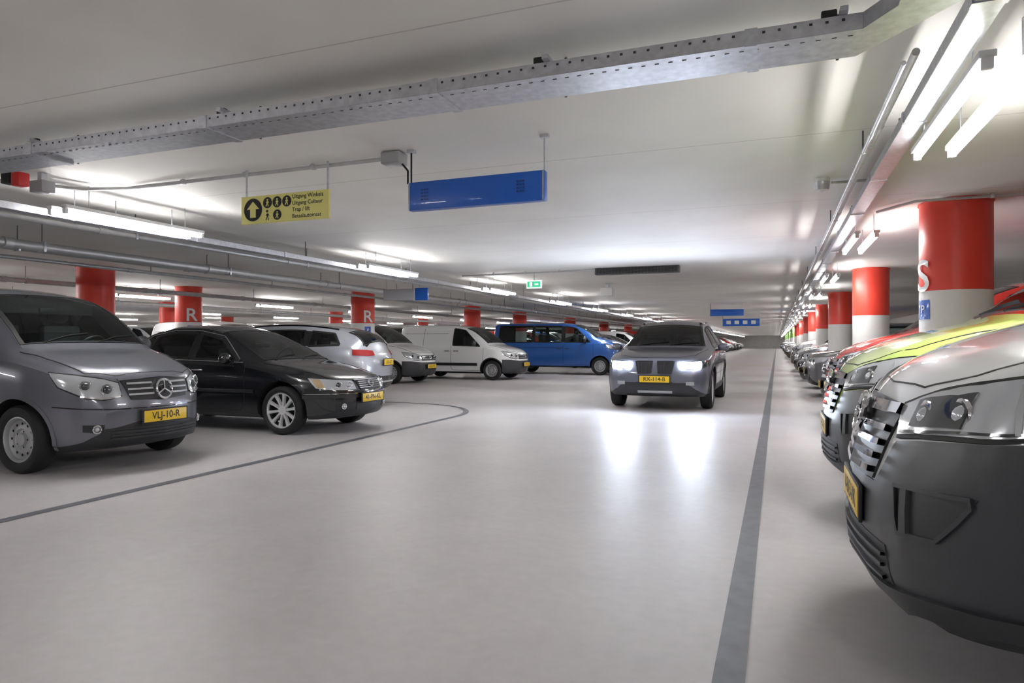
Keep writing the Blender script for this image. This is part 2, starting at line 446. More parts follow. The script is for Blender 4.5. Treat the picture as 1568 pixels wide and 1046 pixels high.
def compact_van(pm,kind='panel',dark_bumper=False,txt='VLJ-10-R'):
    S=dict(L=4.32,paint=pm,fb=.36,rb=.05,ax=(.86,3.56),r=.315,rim=.205,wheel='steel',
      top=[(0,.60),(.02,.68),(.05,.79),(.09,.87),(.15,.93),(.3,.995),(.6,1.07),(.95,1.15),(1.25,1.40),(1.6,1.63),(1.95,1.75),(2.4,1.80),(3.8,1.81),(4.15,1.79),(4.28,1.74),(4.32,1.62)],
      belt=[(0,.55),(.05,.70),(.15,.83),(.4,.91),(.95,1.0),(1.5,1.05),(4.32,1.08)],
      bot=[(0,.38),(.03,.30),(.1,.23),(.3,.2),(4.0,.22),(4.2,.28),(4.32,.36)],
      wb=[(0,.54),(.015,.60),(.05,.67),(.1,.725),(.2,.79),(.4,.85),(.8,.908),(1.2,.915),(3.9,.915),(4.22,.89),(4.32,.83)],
      wt=[(0,.46),(.08,.56),(.25,.64),(.9,.76),(1.25,.73),(1.7,.685),(2.2,.665),(4.0,.665),(4.32,.64)],
      win=[(1.28,2.25,1.85,2.25)] if kind=='panel' else [(1.28,2.25,1.85,2.25),(2.36,3.2,2.36,3.18)],
      ws=(1.03,1.78),mir=(1.42,1.08,PLASTIC),bigmir=1.4)
    c=Car(S); W=c.W
    c.door(1.15,2.3)
    c.strip([(2.45,W,1.5),(4.1,W,1.5)],.01,SEAM,.002,'s') if kind=='panel' else None
    c.strip([(3.35,W,1.66),(3.35,W,.75)],.009,SEAM,.002,'s'); c.handle(2.12,.93,PLASTIC); c.handle(2.45,.93,PLASTIC)
    c.strip([(1.35,W,.5),(3.1,W,.5)],.09,PLASTIC,.012,'s'); c.arch(PLASTIC if dark_bumper else pm,.035,.006)
    c.strip([(.13,0,.93),(.16,.4,.93),(.3,.62,.94),(.7,.72,1.02),(1.0,.76,1.1)],.008,SEAM,.002,(.3,.0,1))
    if dark_bumper:
        c.patch([(0,0,.62),(.02,.45,.62),(.2,.8,.66),(.48,.9,.66)],[(0,0,.26),(.02,.45,.26),(.2,.8,.26),(.48,.9,.26)],DPLAST,.008,20,8)
        c.fpatch(.40,.82,.42,.67,PLASTIC,.012); 
        for z in (.78,.72): c.fbow(-.38,.38,z,.012,CHROME,.02)
        l,n=c.hit((0,0,.79),'f'); c.ring((l.x+.02,0,.77),(1,0,.2),.05,.01,CHROME)
    else:
        c.patch([(0,-.39,.84),(0,0,.86),(0,.39,.84)],[(0,-.33,.665),(0,0,.65),(0,.33,.665)],PLASTIC,.010,18,5,'f',False)
        for z in (.81,.76,.71): 
            for a,b in ((-.35,-.1),(.1,.35)): c.fbow(a,b,z,.016,STEELW,.022)
        c.strip([(0,-.41,.85),(0,0,.87),(0,.41,.85)],.015,pm,.014,'f',False)
        l,n=c.hit((0,0,.755),'f'); o=Vector((l.x+.045,0,.755)); c.ring(o,(1,0,.15),.092,.011,CHROME)
        for k in range(3):
            a=math.pi/2+k*2*math.pi/3; c.tube([o,o+Vector((-.01*math.sin(a),.088*math.cos(a),.088*math.sin(a)))],.009,CHROME)
        c.tube([(o.x-.06,0,.755),(o.x-.008,0,.755)],.04,PLASTIC,14)
        c.patch([(0,-.56,.41),(0,.56,.41)],[(0,-.5,.30),(0,.5,.30)],PLASTIC,.008,20,3,'f',False)
        for z in (.38,.35,.32): c.fbow(-.5,.5,z,.008,DPLAST,.018)
        c.patch([(.10,.58,.45),(.22,.72,.45)],[(.10,.58,.37),(.22,.72,.39)],PLASTIC,.006,6,3)
        c.bowl((.14,.63,.41),.034,LAMP)
        c.strip([(0,0,.585),(.08,.5,.585),(.25,.74,.60),(.46,.85,.62)],.012,SEAM,.001)
    A=[(.11,.42,.83),(.20,.54,.875),(.36,.69,.91),(.56,.80,.935)]
    B=[(.08,.41,.70),(.14,.54,.665),(.25,.68,.69),(.44,.80,.79)]
    c.patch(A,B,SEAM,.003,14,6); 
    A2=[(.11,.43,.82),(.20,.54,.862),(.36,.69,.895),(.54,.80,.92)]; B2=[(.08,.42,.712),(.14,.54,.68),(.25,.68,.705),(.43,.795,.80)]
    c.patch(A2,B2,LAMP,.010,14,6); c.bowl((.15,.52,.765),.055); c.bowl((.26,.66,.80),.05)
    c.strip([(.08,.43,.70),(.15,.56,.68),(.27,.70,.71)],.014,CHROME,.016)
    c.plate(.50,txt=txt)
    c.patch([(4.3,.84,1.3),(4.2,.9,1.3)],[(4.3,.84,.85),(4.2,.9,.85)],RED_L,.006,3,6)
    return c.mesh('compact_van')

def big_van(pm,upper=None,windows=False,painted_bumper=False,L=5.0,txt='V-813-XK',slats=4):
    k=L
    S=dict(L=L,paint=pm,upper=upper,fb=.20,rb=.05,ax=(.95,k-1.0),r=.335,rim=.21,wheel='steel',
      top=[(0,.66),(.02,.74),(.05,.86),(.09,.97),(.15,1.06),(.35,1.18),(.7,1.29),(1.0,1.365),(1.35,1.60),(1.75,1.82),(2.05,1.91),(2.5,1.96),(k-.4,1.97),(k-.12,1.94),(k-.03,1.88),(k,1.72)],
      belt=[(0,.60),(.05,.78),(.12,.93),(.2,1.03),(.4,1.12),(.7,1.17),(1.0,1.18),(1.6,1.17),(k,1.17)],
      bot=[(0,.44),(.03,.37),(.1,.34),(.4,.34),(1.4,.28),(k-.3,.27),(k,.4)],
      wb=[(0,.62),(.015,.69),(.05,.78),(.1,.84),(.2,.90),(.4,.94),(.8,.965),(k-.5,.97),(k-.1,.95),(k,.9)],
      wt=[(0,.50),(.05,.62),(.15,.72),(.5,.8),(1.0,.85),(1.35,.83),(2.1,.78),(k-.2,.78),(k,.75)],
      win=[(1.32,2.3,1.85,2.3)]+([(2.42,3.5,2.42,3.5),(3.6,k-.25,3.6,k-.3)] if windows else []),
      ws=(1.08,1.9),mir=(1.5,1.17,PLASTIC),bigmir=1.9)
    c=Car(S); W=c.W
    c.door(1.2,2.36)
    if not windows: c.strip([(3.55,W,1.8),(3.55,W,.45)],.009,SEAM,.002,'s')
    c.strip([(2.36,W,1.02),(k-.2,W,1.02)],.012,SEAM,.001,'s')
    c.handle(2.2,.98,PLASTIC); c.handle(2.52,.98,PLASTIC)
    bm=pm if painted_bumper else DPLAST
    c.patch([(0,0,.71),(.01,.36,.71),(.04,.46,.865),(.12,.62,.89),(.32,.86,.925),(.54,.94,.96)],[(0,0,.35),(.02,.36,.35),(.05,.6,.36),(.12,.75,.38),(.3,.9,.40),(.54,.95,.40)],bm,.010,44,16)
    c.patch([(0,0,.41),(.02,.5,.41),(.14,.8,.45),(.5,.95,.47)],[(0,0,.35),(.02,.5,.355),(.14,.8,.395),(.5,.95,.41)],PLASTIC,.03,24,3)
    c.patch([(0,-.40,.985),(0,0,.995),(0,.40,.985)],[(0,-.31,.715),(0,0,.70),(0,.31,.715)],PLASTIC,.010,20,8,'f',False)
    for i in range(slats):
        z=.745+.05*i; w=.31+.018*i
        c.strip([(0,-w,z),(0,0,z-.012),(0,w,z)],.022,CHROME,.034,'f',False,n=16)
    c.strip([(0,-.40,.965),(0,0,.955),(0,.40,.965)],.035,CHROME,.03,'f',False,n=16)
    l,n=c.hit((0,0,.93),'f'); c.ring((l.x+.05,0,.925),(1,0,.25),.075,.012,CHROME); c.tube([(l.x+.05,-.075,.93),(l.x+.05,.075,.92)],.01,CHROME); c.ell((l.x+.01,0,.925),(.035,.06,.06),PLASTIC)
    c.strip([(.14,0,1.05),(.17,.4,1.06),(.26,.62,1.10),(.45,.79,1.15),(1.0,.86,1.28)],.008,SEAM,.002,(.4,0,1))
    # headlights
    A=[(.10,.39,.99),(.20,.58,1.05),(.36,.78,1.10),(.76,.95,1.15)]
    B=[(.05,.46,.875),(.11,.60,.895),(.3,.80,.92),(.64,.95,.99)]
    c.patch(A,B,SEAM,.013,20,8)
    A=[(.10,.405,.98),(.20,.58,1.038),(.36,.78,1.087),(.73,.95,1.135)]
    B=[(.05,.47,.886),(.11,.60,.907),(.3,.80,.933),(.63,.95,1.0)]
    c.patch(A,B,LAMP,.018,24,10)
    c.patch([(.14,.53,1.005),(.3,.71,1.045)],[(.11,.54,.925),(.26,.72,.945)],LAMPD,.024,8,4)
    c.bowl((.15,.58,.965),.046,LAMP); c.bowl((.25,.70,.985),.046,LAMP)
    c.strip([(.38,.80,1.075),(.36,.82,.95)],.012,STEELW,.026); c.strip([(.46,.86,1.09),(.44,.88,.965)],.008,LAMPD,.026)
    c.strip([(.08,.49,.90),(.13,.62,.915),(.31,.80,.945),(.52,.92,.98)],.008,LAMPD,.026)
    # fog recess
    O=[(.06,.55,.735),(.25,.82,.765)]; U=[(.08,.60,.60),(.17,.74,.62)]
    c.patch(O,U,PLASTIC,.013,10,6); c.strip([O[0],O[1],(.21,.80,.70),U[1],U[0],O[0]],.013,DPLAST,.024)
    c.strip([(.075,.63,.735),(.09,.645,.61)],.035,DPLAST,.028)
    # lower intake
    c.patch([(0,-.5,.53),(0,.5,.53)],[(0,-.56,.40),(0,.56,.40)],PLASTIC,.013,24,4,'f',False)
    for z in (.50,.465,.43): c.strip([(0,-.5,z),(0,.5,z)],.012,DPLAST,.026,'f',False,n=20)
    c.plate(.61,txt=txt,out=.006)
    c.arch(DPLAST if not painted_bumper else pm,.04,.008)
    if not painted_bumper: c.strip([(1.4,W,.5),(k-1.45,W,.5)],.12,DPLAST,.014,'s')
    c.patch([(k,.86,1.45),(k-.1,.94,1.45)],[(k,.86,.95),(k-.1,.94,.95)],RED_L,.006,3,6)
    return c.mesh('van')

def sedan(pm,txt='41-PN-KL'):
    S=dict(L=4.66,paint=pm,fb=.34,rb=.12,ax=(.86,3.56),r=.318,rim=.232,spokes=10,sw=.023,
      top=[(0,.56),(.02,.62),(.05,.68),(.1,.725),(.3,.79),(.75,.88),(1.16,.955),(1.59,1.19),(2.04,1.38),(2.44,1.455),(2.89,1.46),(3.34,1.38),(3.89,1.13),(4.09,1.08),(4.49,1.045),(4.6,.97),(4.66,.82)],
      belt=[(0,.51),(.05,.60),(.12,.66),(.4,.72),(1.0,.83),(1.5,.90),(3.5,.95),(4.2,.95),(4.54,.90),(4.66,.74)],
      bot=[(0,.36),(.03,.28),(.1,.22),(.3,.2),(4.3,.22),(4.54,.3),(4.66,.42)],
      wb=[(0,.53),(.02,.59),(.06,.66),(.12,.72),(.25,.785),(.5,.845),(1.0,.873),(3.8,.873),(4.34,.83),(4.6,.77),(4.66,.68)],
      wt=[(0,.45),(.1,.57),(.4,.66),(1.2,.74),(1.7,.66),(2.2,.59),(3.0,.58),(3.5,.60),(4.0,.68),(4.66,.58)],
      win=[(1.56,2.36,2.0,2.38),(2.46,3.26,2.47,3.22),(3.34,3.74,3.30,3.46)],
      ws=(1.22,2.02),rw=(3.32,3.84),mir=(1.66,.92,pm))
    c=Car(S); W=c.W
    c.door(1.44,2.41); c.door(2.41,3.44)
    c.handle(2.26,.83,CHROME); c.handle(3.24,.86,CHROME)
    c.strip([(1.49,W,.932),(2.44,W,.955),(3.79,W,.982)],.012,CHROME,.009,'s')
    c.strip([(1.56,W,.97),(2.0,W,1.29),(2.44,W,1.365),(2.94,W,1.37),(3.34,W,1.30),(3.76,W,1.03)],.010,CHROME,.010,'s')
    c.strip([(1.27,W,.56),(3.12,W,.56)],.045,PLASTIC,.014,'s'); c.strip([(1.27,W,.575),(3.12,W,.575)],.009,CHROME,.018,'s')
    c.strip([(.5,W,.5),(.42,.8,.5),(.24,.68,.5),(.08,.45,.5),(0,0,.5)],.045,PLASTIC,.014); 
    c.strip([(.5,.86,.535),(.24,.70,.535),(.08,.45,.535),(0,0,.535)],.008,CHROME,.016)
    c.strip([(.09,0,.72),(.12,.4,.72),(.3,.60,.76),(.9,.70,.88),(1.2,.75,.93)],.008,SEAM,.002,(.3,0,1))
    c.patch([(0,-.28,.70),(0,.28,.70)],[(0,-.22,.575),(0,.22,.575)],PLASTIC,.008,12,4,'f',False)
    for z in (.60,.625,.65,.675): c.fbow(-.24,.24,z,.008,CHROME,.016)
    c.strip([(0,-.29,.7),(0,.29,.7)],.014,CHROME,.016,'f',False)
    A=[(.10,.32,.695),(.17,.48,.705),(.32,.63,.72),(.50,.75,.735)]; B=[(.06,.30,.585),(.12,.48,.58),(.23,.63,.59),(.38,.74,.61)]
    c.patch(A,B,LAMP,.008,14,5); c.bowl((.10,.40,.64),.042,LAMP); c.bowl((.17,.54,.645),.042)
    c.patch([(.36,.68,.712),(.46,.74,.722)],[(.28,.68,.61),(.36,.74,.62)],AMBER,.011,4,3)
    c.patch([(0,-.3,.42),(0,.3,.42)],[(0,-.3,.32),(0,.3,.32)],PLASTIC,.006,12,3,'f',False)
    c.patch([(.06,.36,.42),(.18,.6,.43)],[(.06,.36,.32),(.18,.6,.33)],PLASTIC,.006,6,3); c.bowl((.11,.5,.37),.032,LAMP)
    c.plate(.47,txt=txt)
    l,n=c.hit((0,0,.66),'f'); c.ring((l.x+.03,0,.665),(1,0,.3),.05,.007,CHROME)
    c.patch([(4.60,.4,.92),(4.44,.78,.92)],[(4.64,.4,.76),(4.49,.8,.76)],RED_L,.006,6,4)
    return c.mesh('sedan')

def suv(pm,lights_on=False,H=1.67,txt='RX-114-B',clad=True):
    h=H-1.67
    S=dict(L=4.62,paint=pm,fb=.17,rb=.22,ax=(.88,3.68),r=.355,rim=.25,spokes=5,sw=.035,
      top=[(0,.66),(.02,.75),(.05,.85),(.1,.92),(.25,.98),(.7,1.05),(1.2,1.12),(1.6,1.36+h*.5),(2.0,1.56+h),(2.4,1.645+h),(3.0,1.67+h),(3.8,1.61+h),(4.2,1.52+h),(4.42,1.3),(4.54,1.08),(4.6,.98),(4.62,.85)],
      belt=[(0,.60),(.05,.74),(.12,.83),(.4,.91),(1.0,1.0),(1.5,1.05),(3.5,1.12),(4.3,1.14),(4.5,1.02),(4.62,.8)],
      bot=[(0,.42),(.03,.33),(.1,.27),(.3,.24),(4.2,.27),(4.5,.35),(4.62,.48)],
      wb=[(0,.64),(.02,.70),(.06,.78),(.12,.83),(.25,.885),(.5,.92),(1.0,.94),(3.8,.94),(4.3,.90),(4.55,.84),(4.62,.76)],
      wt=[(0,.5),(.1,.62),(.4,.7),(1.2,.78),(1.6,.71),(2.1,.64),(3.5,.62),(4.1,.60),(4.45,.7),(4.62,.6)],
      win=[(1.58,2.42,2.0,2.44),(2.52,3.35,2.53,3.3),(3.44,4.02,3.42,3.85)],
      ws=(1.27,1.98),rw=(4.12,4.46),mir=(1.68,1.05,pm),archgap=.06)
    c=Car(S); W=c.W
    c.door(1.45,2.47); c.door(2.47,3.45)
    c.handle(2.3,.97,pm); c.handle(3.3,1.0,pm)
    c.strip([(2.2,.6,1.7),(2.4,.6,1.7),(3.9,.6,1.6)],.03,CHROME,.03,(0,.25,1))
    if clad:
        c.arch(PLASTIC,.06,.01); c.strip([(1.35,W,.36),(3.2,W,.36)],.1,PLASTIC,.012,'s')
    c.strip([(.12,0,.93),(.16,.4,.93),(.35,.66,.96),(.9,.76,1.03),(1.2,.8,1.1)],.008,SEAM,.002,(.3,0,1))
    for sg in (1,-1):
        c.patch([(0,sg*.04,.86),(0,sg*.33,.86)],[(0,sg*.06,.66),(0,sg*.28,.66)],PLASTIC,.012,8,5,'f',False)
        for i in range(5): c.strip([(0,sg*(.09+.045*i),.85),(0,sg*(.09+.042*i),.67)],.008,STEELW if not lights_on else DPLAST,.022,'f',False)
        c.strip([(0,sg*.04,.87),(0,sg*.34,.87),(0,sg*.29,.65),(0,sg*.06,.65),(0,sg*.04,.87)],.012,CHROME if not lights_on else DPLAST,.018,'f',False)
    A=[(.1,.42,.85),(.14,.56,.865),(.3,.76,.875),(.48,.86,.89)]; B=[(.05,.44,.75),(.08,.56,.735),(.2,.76,.745),(.34,.86,.79)]
    c.patch(A,B,LAMPD if lights_on else LAMP,.008,14,5)
    if lights_on:
        c.patch([(.08,.42,.85),(.24,.76,.86)],[(.06,.44,.745),(.18,.76,.745)],HEADON,.016,8,4)
        c.patch([(.02,.55,.52),(.1,.66,.52)],[(.02,.55,.46),(.1,.66,.46)],LAMP,.012,5,3)
    else: c.bowl((.09,.52,.80),.045); c.bowl((.18,.68,.805),.045)
    c.patch([(0,-.62,.50),(0,.62,.50)],[(0,-.5,.36),(0,.5,.36)],PLASTIC,.008,20,4,'f',False)
    c.patch([(.0,-.3,.36),(.0,.3,.36)],[(.0,-.3,.32),(.0,.3,.32)],STEELW,.012,8,2,'f',False)
    c.plate(.56,txt=txt)
    c.patch([(4.55,.50,1.075),(4.5,.7,1.09),(4.25,.86,1.1)],[(4.6,.52,.99),(4.52,.7,.975),(4.28,.9,1.0)],RED_L,.012,10,4)
    c.patch([(4.62,0,.60),(4.6,.4,.60),(4.45,.8,.60),(4.15,.9,.6)],[(4.6,0,.40),(4.6,.4,.40),(4.45,.8,.36),(4.15,.9,.34)],PLASTIC,.01,16,5)
    c.plate(.86,True,txt)
    c.strip([(4.62,-.35,.5),(4.62,.35,.5)],.03,CHROME,.02,'b',False)
    return c.mesh('suv')

# colours
P_CITAN=paint('graphite',(.16,.165,.195),.5,.28); P_BLACK=paint('black',(.008,.009,.012),.2,.2)
P_SILV=paint('silver',(.46,.48,.53),.45,.3); P_WHITE=paint('white',(.86,.87,.88),0,.3)
P_BLUE=paint('blue',(.018,.11,.42),.2,.3); P_DARK=paint('dark_blue_grey',(.15,.16,.20),.4,.3)
P_LIME=paint('lime',(.60,.76,.20),0,.3); P_RED=paint('red',(.55,.03,.02),0,.3); P_GREY=paint('grey',(.2,.2,.21),.4,.3)

M_citan=compact_van(P_CITAN,'glazed')
M_wvan=compact_van(P_WHITE,'panel',True,txt='V-02-HTX')
M_sedan=sedan(P_BLACK)
M_suvd=suv(P_DARK,True)
M_suvs=suv(P_SILV,False,1.58,'J-551-ZT')
M_blue=big_van(P_BLUE,None,True,painted_bumper=True,L=5.25,txt='9-VXL-22',slats=2)
M_viv=big_van(P_WHITE)
M_lime=big_van(P_LIME,P_RED)
M_red=big_van(P_RED)
M_sedg=sedan(P_GREY,'12-TFR-8'); 
M_suvr=suv(P_GREY,False,1.62,'L-902-GD')

R=math.pi
def veh(me,name,x,y,rz=0): return place(me,name,(x,y,0),rz)
o=veh(M_citan,'grey_compact_van',-5.58,4.95); o.scale=(1,.94,1)
o=veh(M_sedan,'black_sedan_car',-5.14,7.92); o.scale=(1,.95,1)
o=veh(M_suvs,'silver_suv_car',-11.27,9.98,R+math.radians(12)); o.scale=(1.0,.93,.98)
veh(M_wvan,'white_panel_van',-9.6,18.0)
veh(M_wvan,'white_panel_van',-7.65,20.9)
veh(M_blue,'blue_van',-5.12,25.4)
veh(M_suvd,'dark_suv_car',-2.0,12.0,-R/2)
veh(M_viv,'white_cargo_van',.29,3.05,R)
veh(M_lime,'lime_green_van',.33,5.5,R)
veh(M_red,'red_van',.62,10.0,R)
veh(M_wvan,'white_panel_van',.70,12.7,R)
veh(M_wvan,'white_panel_van',-12.2,14.9)
veh(M_sedg,'grey_sedan_car',-12.8,11.0)
veh(M_sedan,'black_sedan_car',-12.6,6.2)
rows=[M_wvan,M_suvr,M_sedg,M_viv,M_sedan,M_suvs,M_blue,M_citan,M_wvan,M_red]
nm={M_wvan:'white_panel_van',M_suvr:'grey_suv_car',M_sedg:'grey_sedan_car',M_viv:'white_cargo_van',M_sedan:'black_sedan_car',M_suvs:'silver_suv_car',M_blue:'blue_van',M_citan:'grey_compact_van',M_red:'red_van'}
YMAX=150
colsR=[8.2+6.8*i for i in range(20)]
k=0
for i in range(1,19):
    for o in (1.95,4.85):
        m=rows[(k*3+1)%10]; k+=1; veh(m,nm[m],.65+random.uniform(-.1,.15),colsR[i]+o,R)
y=29.0
while y<130:
    m=rows[(k*7+2)%10]; k+=1
    if random.random()<.85: veh(m,nm[m],-5.3+random.uniform(-.2,.1),y)
    y+=2.9
for x0 in (-12.6,-24.):
    y=20.5 if x0>-20 else 8
    while y<60:
        m=rows[(k*7+3)%10]; k+=1
        if random.random()<.75: veh(m,nm[m],x0,y)
        y+=2.9

# ------------------------------------------------------------ shell
def floor_mat():
    m=bpy.data.materials.new('epoxy_floor'); m.use_nodes=True; nt=m.node_tree; b=nt.nodes['Principled BSDF']
    tc=nt.nodes.new('ShaderNodeTexCoord'); n=nt.nodes.new('ShaderNodeTexNoise'); n.inputs['Scale'].default_value=.9; n.inputs['Detail'].default_value=8; n.inputs['Roughness'].default_value=.6
    nt.links.new(tc.outputs['Object'],n.inputs['Vector'])
    r=nt.nodes.new('ShaderNodeValToRGB'); r.color_ramp.elements[0].position=.3; r.color_ramp.elements[1].position=.7
    r.color_ramp.elements[0].color=(.52,.495,.50,1); r.color_ramp.elements[1].color=(.62,.595,.60,1)
    nt.links.new(n.outputs['Fac'],r.inputs['Fac']); 
    n2=nt.nodes.new('ShaderNodeTexNoise'); n2.inputs['Scale'].default_value=14; n2.inputs['Detail'].default_value=5; nt.links.new(tc.outputs['Object'],n2.inputs['Vector'])
    mx=nt.nodes.new('ShaderNodeMixRGB'); mx.blend_type='MULTIPLY'; mx.inputs[0].default_value=.18
    nt.links.new(r.outputs['Color'],mx.inputs[1]); nt.links.new(n2.outputs['Fac'],mx.inputs[2]); nt.links.new(mx.outputs[0],b.inputs['Base Color'])
    mr=nt.nodes.new('ShaderNodeMapRange'); mr.inputs['To Min'].default_value=.38; mr.inputs['To Max'].default_value=.54
    nt.links.new(n.outputs['Fac'],mr.inputs['Value']); nt.links.new(mr.outputs[0],b.inputs['Roughness'])
    n3=nt.nodes.new('ShaderNodeTexNoise'); n3.inputs['Scale'].default_value=2.2; n3.inputs['Detail'].default_value=2; nt.links.new(tc.outputs['Object'],n3.inputs['Vector'])
    bp=nt.nodes.new('ShaderNodeBump'); bp.inputs['Strength'].default_value=.15; bp.inputs['Distance'].default_value=.02
    nt.links.new(n3.outputs['Fac'],bp.inputs['Height']); nt.links.new(bp.outputs['Normal'],b.inputs['Normal'])
    return m
def ceil_mat():
    m=bpy.data.materials.new('painted_concrete_ceiling'); m.use_nodes=True; nt=m.node_tree; b=nt.nodes['Principled BSDF']
    b.inputs['Roughness'].default_value=.65
    tc=nt.nodes.new('ShaderNodeTexCoord'); n=nt.nodes.new('ShaderNodeTexNoise'); n.inputs['Scale'].default_value=1.2; n.inputs['Detail'].default_value=7
    nt.links.new(tc.outputs['Object'],n.inputs['Vector'])
    r=nt.nodes.new('ShaderNodeValToRGB'); r.color_ramp.elements[0].position=.3; r.color_ramp.elements[1].position=.7
    r.color_ramp.elements[0].color=(.76,.74,.70,1); r.color_ramp.elements[1].color=(.83,.815,.775,1)
    nt.links.new(n.outputs['Fac'],r.inputs['Fac'])
    sp=nt.nodes.new('ShaderNodeSeparateXYZ'); nt.links.new(tc.outputs['Object'],sp.inputs[0])
    def mth(op,a,bv=None):
        q=nt.nodes.new('ShaderNodeMath'); q.operation=op
        if isinstance(a,(int,float)): q.inputs[0].default_value=a
        else: nt.links.new(a,q.inputs[0])
        if bv is not None: q.inputs[1].default_value=bv
        return q.outputs[0]
    f=mth('FRACT',mth('DIVIDE',mth('ADD',sp.outputs['Y'],50-2.37+.01),2.4)); s=mth('LESS_THAN',f,.005)
    mx=nt.nodes.new('ShaderNodeMixRGB'); mx.inputs[2].default_value=(.58,.56,.53,1)
    nt.links.new(s,mx.inputs[0]); nt.links.new(r.outputs['Color'],mx.inputs[1]); nt.links.new(mx.outputs[0],b.inputs['Base Color'])
    return m
def slab(name,x0,x1,y0,y1,z0,z1,m):
    b=MB(); b.box(((x0+x1)/2,(y0+y1)/2,(z0+z1)/2),(x1-x0,y1-y0,z1-z0),m); o=b.obj(name); return o
WALL=mat('painted_wall',(.78,.77,.75),.7,noise=.05,nscale=2)
slab('floor',-46,7,-12,YMAX,-.2,0,floor_mat())
slab('ceiling',-46,7,-12,YMAX,CEIL+.002,CEIL+.2,ceil_mat())
slab('wall_right',6.6,7,-12,YMAX,0,CEIL,WALL); slab('wall_left',-46,-45.6,-12,YMAX,0,CEIL,WALL)
slab('wall_far',-45.6,6.6,YMAX-.4,YMAX,0,CEIL,WALL); slab('wall_near',-45.6,6.6,-12,-11.6,0,CEIL,WALL)

LINE=mat('grey_line_paint',(.14,.145,.165),.4,noise=.18,nscale=9)
def ribbon(name,pts,w,m,z=.003):
    b=MB(); V=[];P=[Vector((p[0],p[1],0)) for p in pts]
    for i,p in enumerate(P):
        t=(P[min(i+1,len(P)-1)]-P[max(i-1,0)]).normalized(); n=Vector((-t.y,t.x,0))
        V+=[p+n*w/2+Vector((0,0,z)),p-n*w/2+Vector((0,0,z))]
    b.add(V,[(2*i,2*i+1,2*i+3,2*i+2) for i in range(len(P)-1)],m,False); return b.obj(name)
ribbon('floor_marking_line',[(-.16,-10),(-.16,140)],.11,LINE)
arc=[(-4.86,-10),(-4.86,9.9)]+[(-4.86-1.9+1.9*math.cos(a),9.9+1.95*math.sin(a)) for a in [math.radians(5*i) for i in range(1,19)]]+[(-9.5,11.95),(-11,11.95)]
ribbon('floor_marking_line',arc,.10,LINE)
ribbon('floor_marking_line',[(-4.6,26.7-3),(-4.6,140)],.10,LINE)
YL=mat('yellow_line_paint',(.75,.6,.15),.5)
for yy in (37.5,38.3): ribbon('yellow_road_marking',[(-4.2,yy),(-.4,yy)],.12,YL,.004)

# ------------------------------------------------------------ columns
RED=mat('column_red',(.70,.05,.028),.42,noise=.04,nscale=3); CW=mat('column_white',(.80,.79,.77),.45,noise=.03,nscale=3)
GRN=mat('column_green',(.20,.40,.08),.45); WT=mat('letter_white',(.85,.85,.85),.5); BS=mat('sign_blue',(.004,.10,.50),.35,coat=.3)
def column_mesh(letter=None,ang=0,top=RED,zr=1.73,r=.325,zl=1.90):
    b=MB(); n=48
    for (z0,z1,m) in ((0,zr,CW),(zr,CEIL,top)):
        V=[(r*math.cos(2*math.pi*i/n),r*math.sin(2*math.pi*i/n),z) for z in (z0,z1) for i in range(n)]
        b.add(V,[(i,(i+1)%n,n+(i+1)%n,n+i) for i in range(n)],m)
    V=[((r+.012)*math.cos(2*math.pi*i/n),(r+.012)*math.sin(2*math.pi*i/n),z) for z in (CEIL-.02,CEIL) for i in range(n)]
    b.add(V,[(i,(i+1)%n,n+(i+1)%n,n+i) for i in range(n)]+[tuple(range(n))],top)
    if letter:
        def fn(v):
            t=ang+v[0]/r; return ((r+.018)*math.cos(t),(r+.018)*math.sin(t),zl+v[1])
        b.text(letter,None,(1,0,0),(0,0,1),.46,WT,fn=fn)
        V=[];m=8
        for z in (1.44,1.64):
            for i in range(m+1):
                t=ang+(-.09+.18*i/m)/r; V.append(((r+.006)*math.cos(t),(r+.006)*math.sin(t),z))
        b.add(V,[(i,i+1,m+2+i,m+1+i) for i in range(m)],BS)
        b.text('P',None,(1,0,0),(0,0,1),.12,WT,fn=lambda v:((r+.012)*math.cos(ang+v[0]/r),(r+.012)*math.sin(ang+v[0]/r),1.54+v[1]))
    return b.mesh('column')
CS=column_mesh('S',math.radians(200),zl=1.87); CR=column_mesh('R',math.radians(-32)); C0=column_mesh(); CG=column_mesh(None,0,GRN)
for i,yy in enumerate(colsR): place(CS if i==0 else (C0 if yy<66 else CG),'concrete_column',(1.72,yy,0))
for (x,yy,m) in ((-12.15,9.22,C0),(-14.3,13.45,CR),(-10.7,16.05,CR),(-11.2,24.4,C0),(-11.2,29.7,C0),(-20.5,18.4,C0),(-11.2,38,C0),(-11.2,46.3,C0),(-11.2,54.6,C0),(-11.2,63,CG),(-11.2,71,CG),
                 (-19.5,27,C0),(-19.5,35.5,C0),(-20.5,9.5,C0),(-29,18,C0),(-29,30,C0),(-29,44,C0),(-19.5,50,CG)):
    place(m,'concrete_column',(x,yy,0))

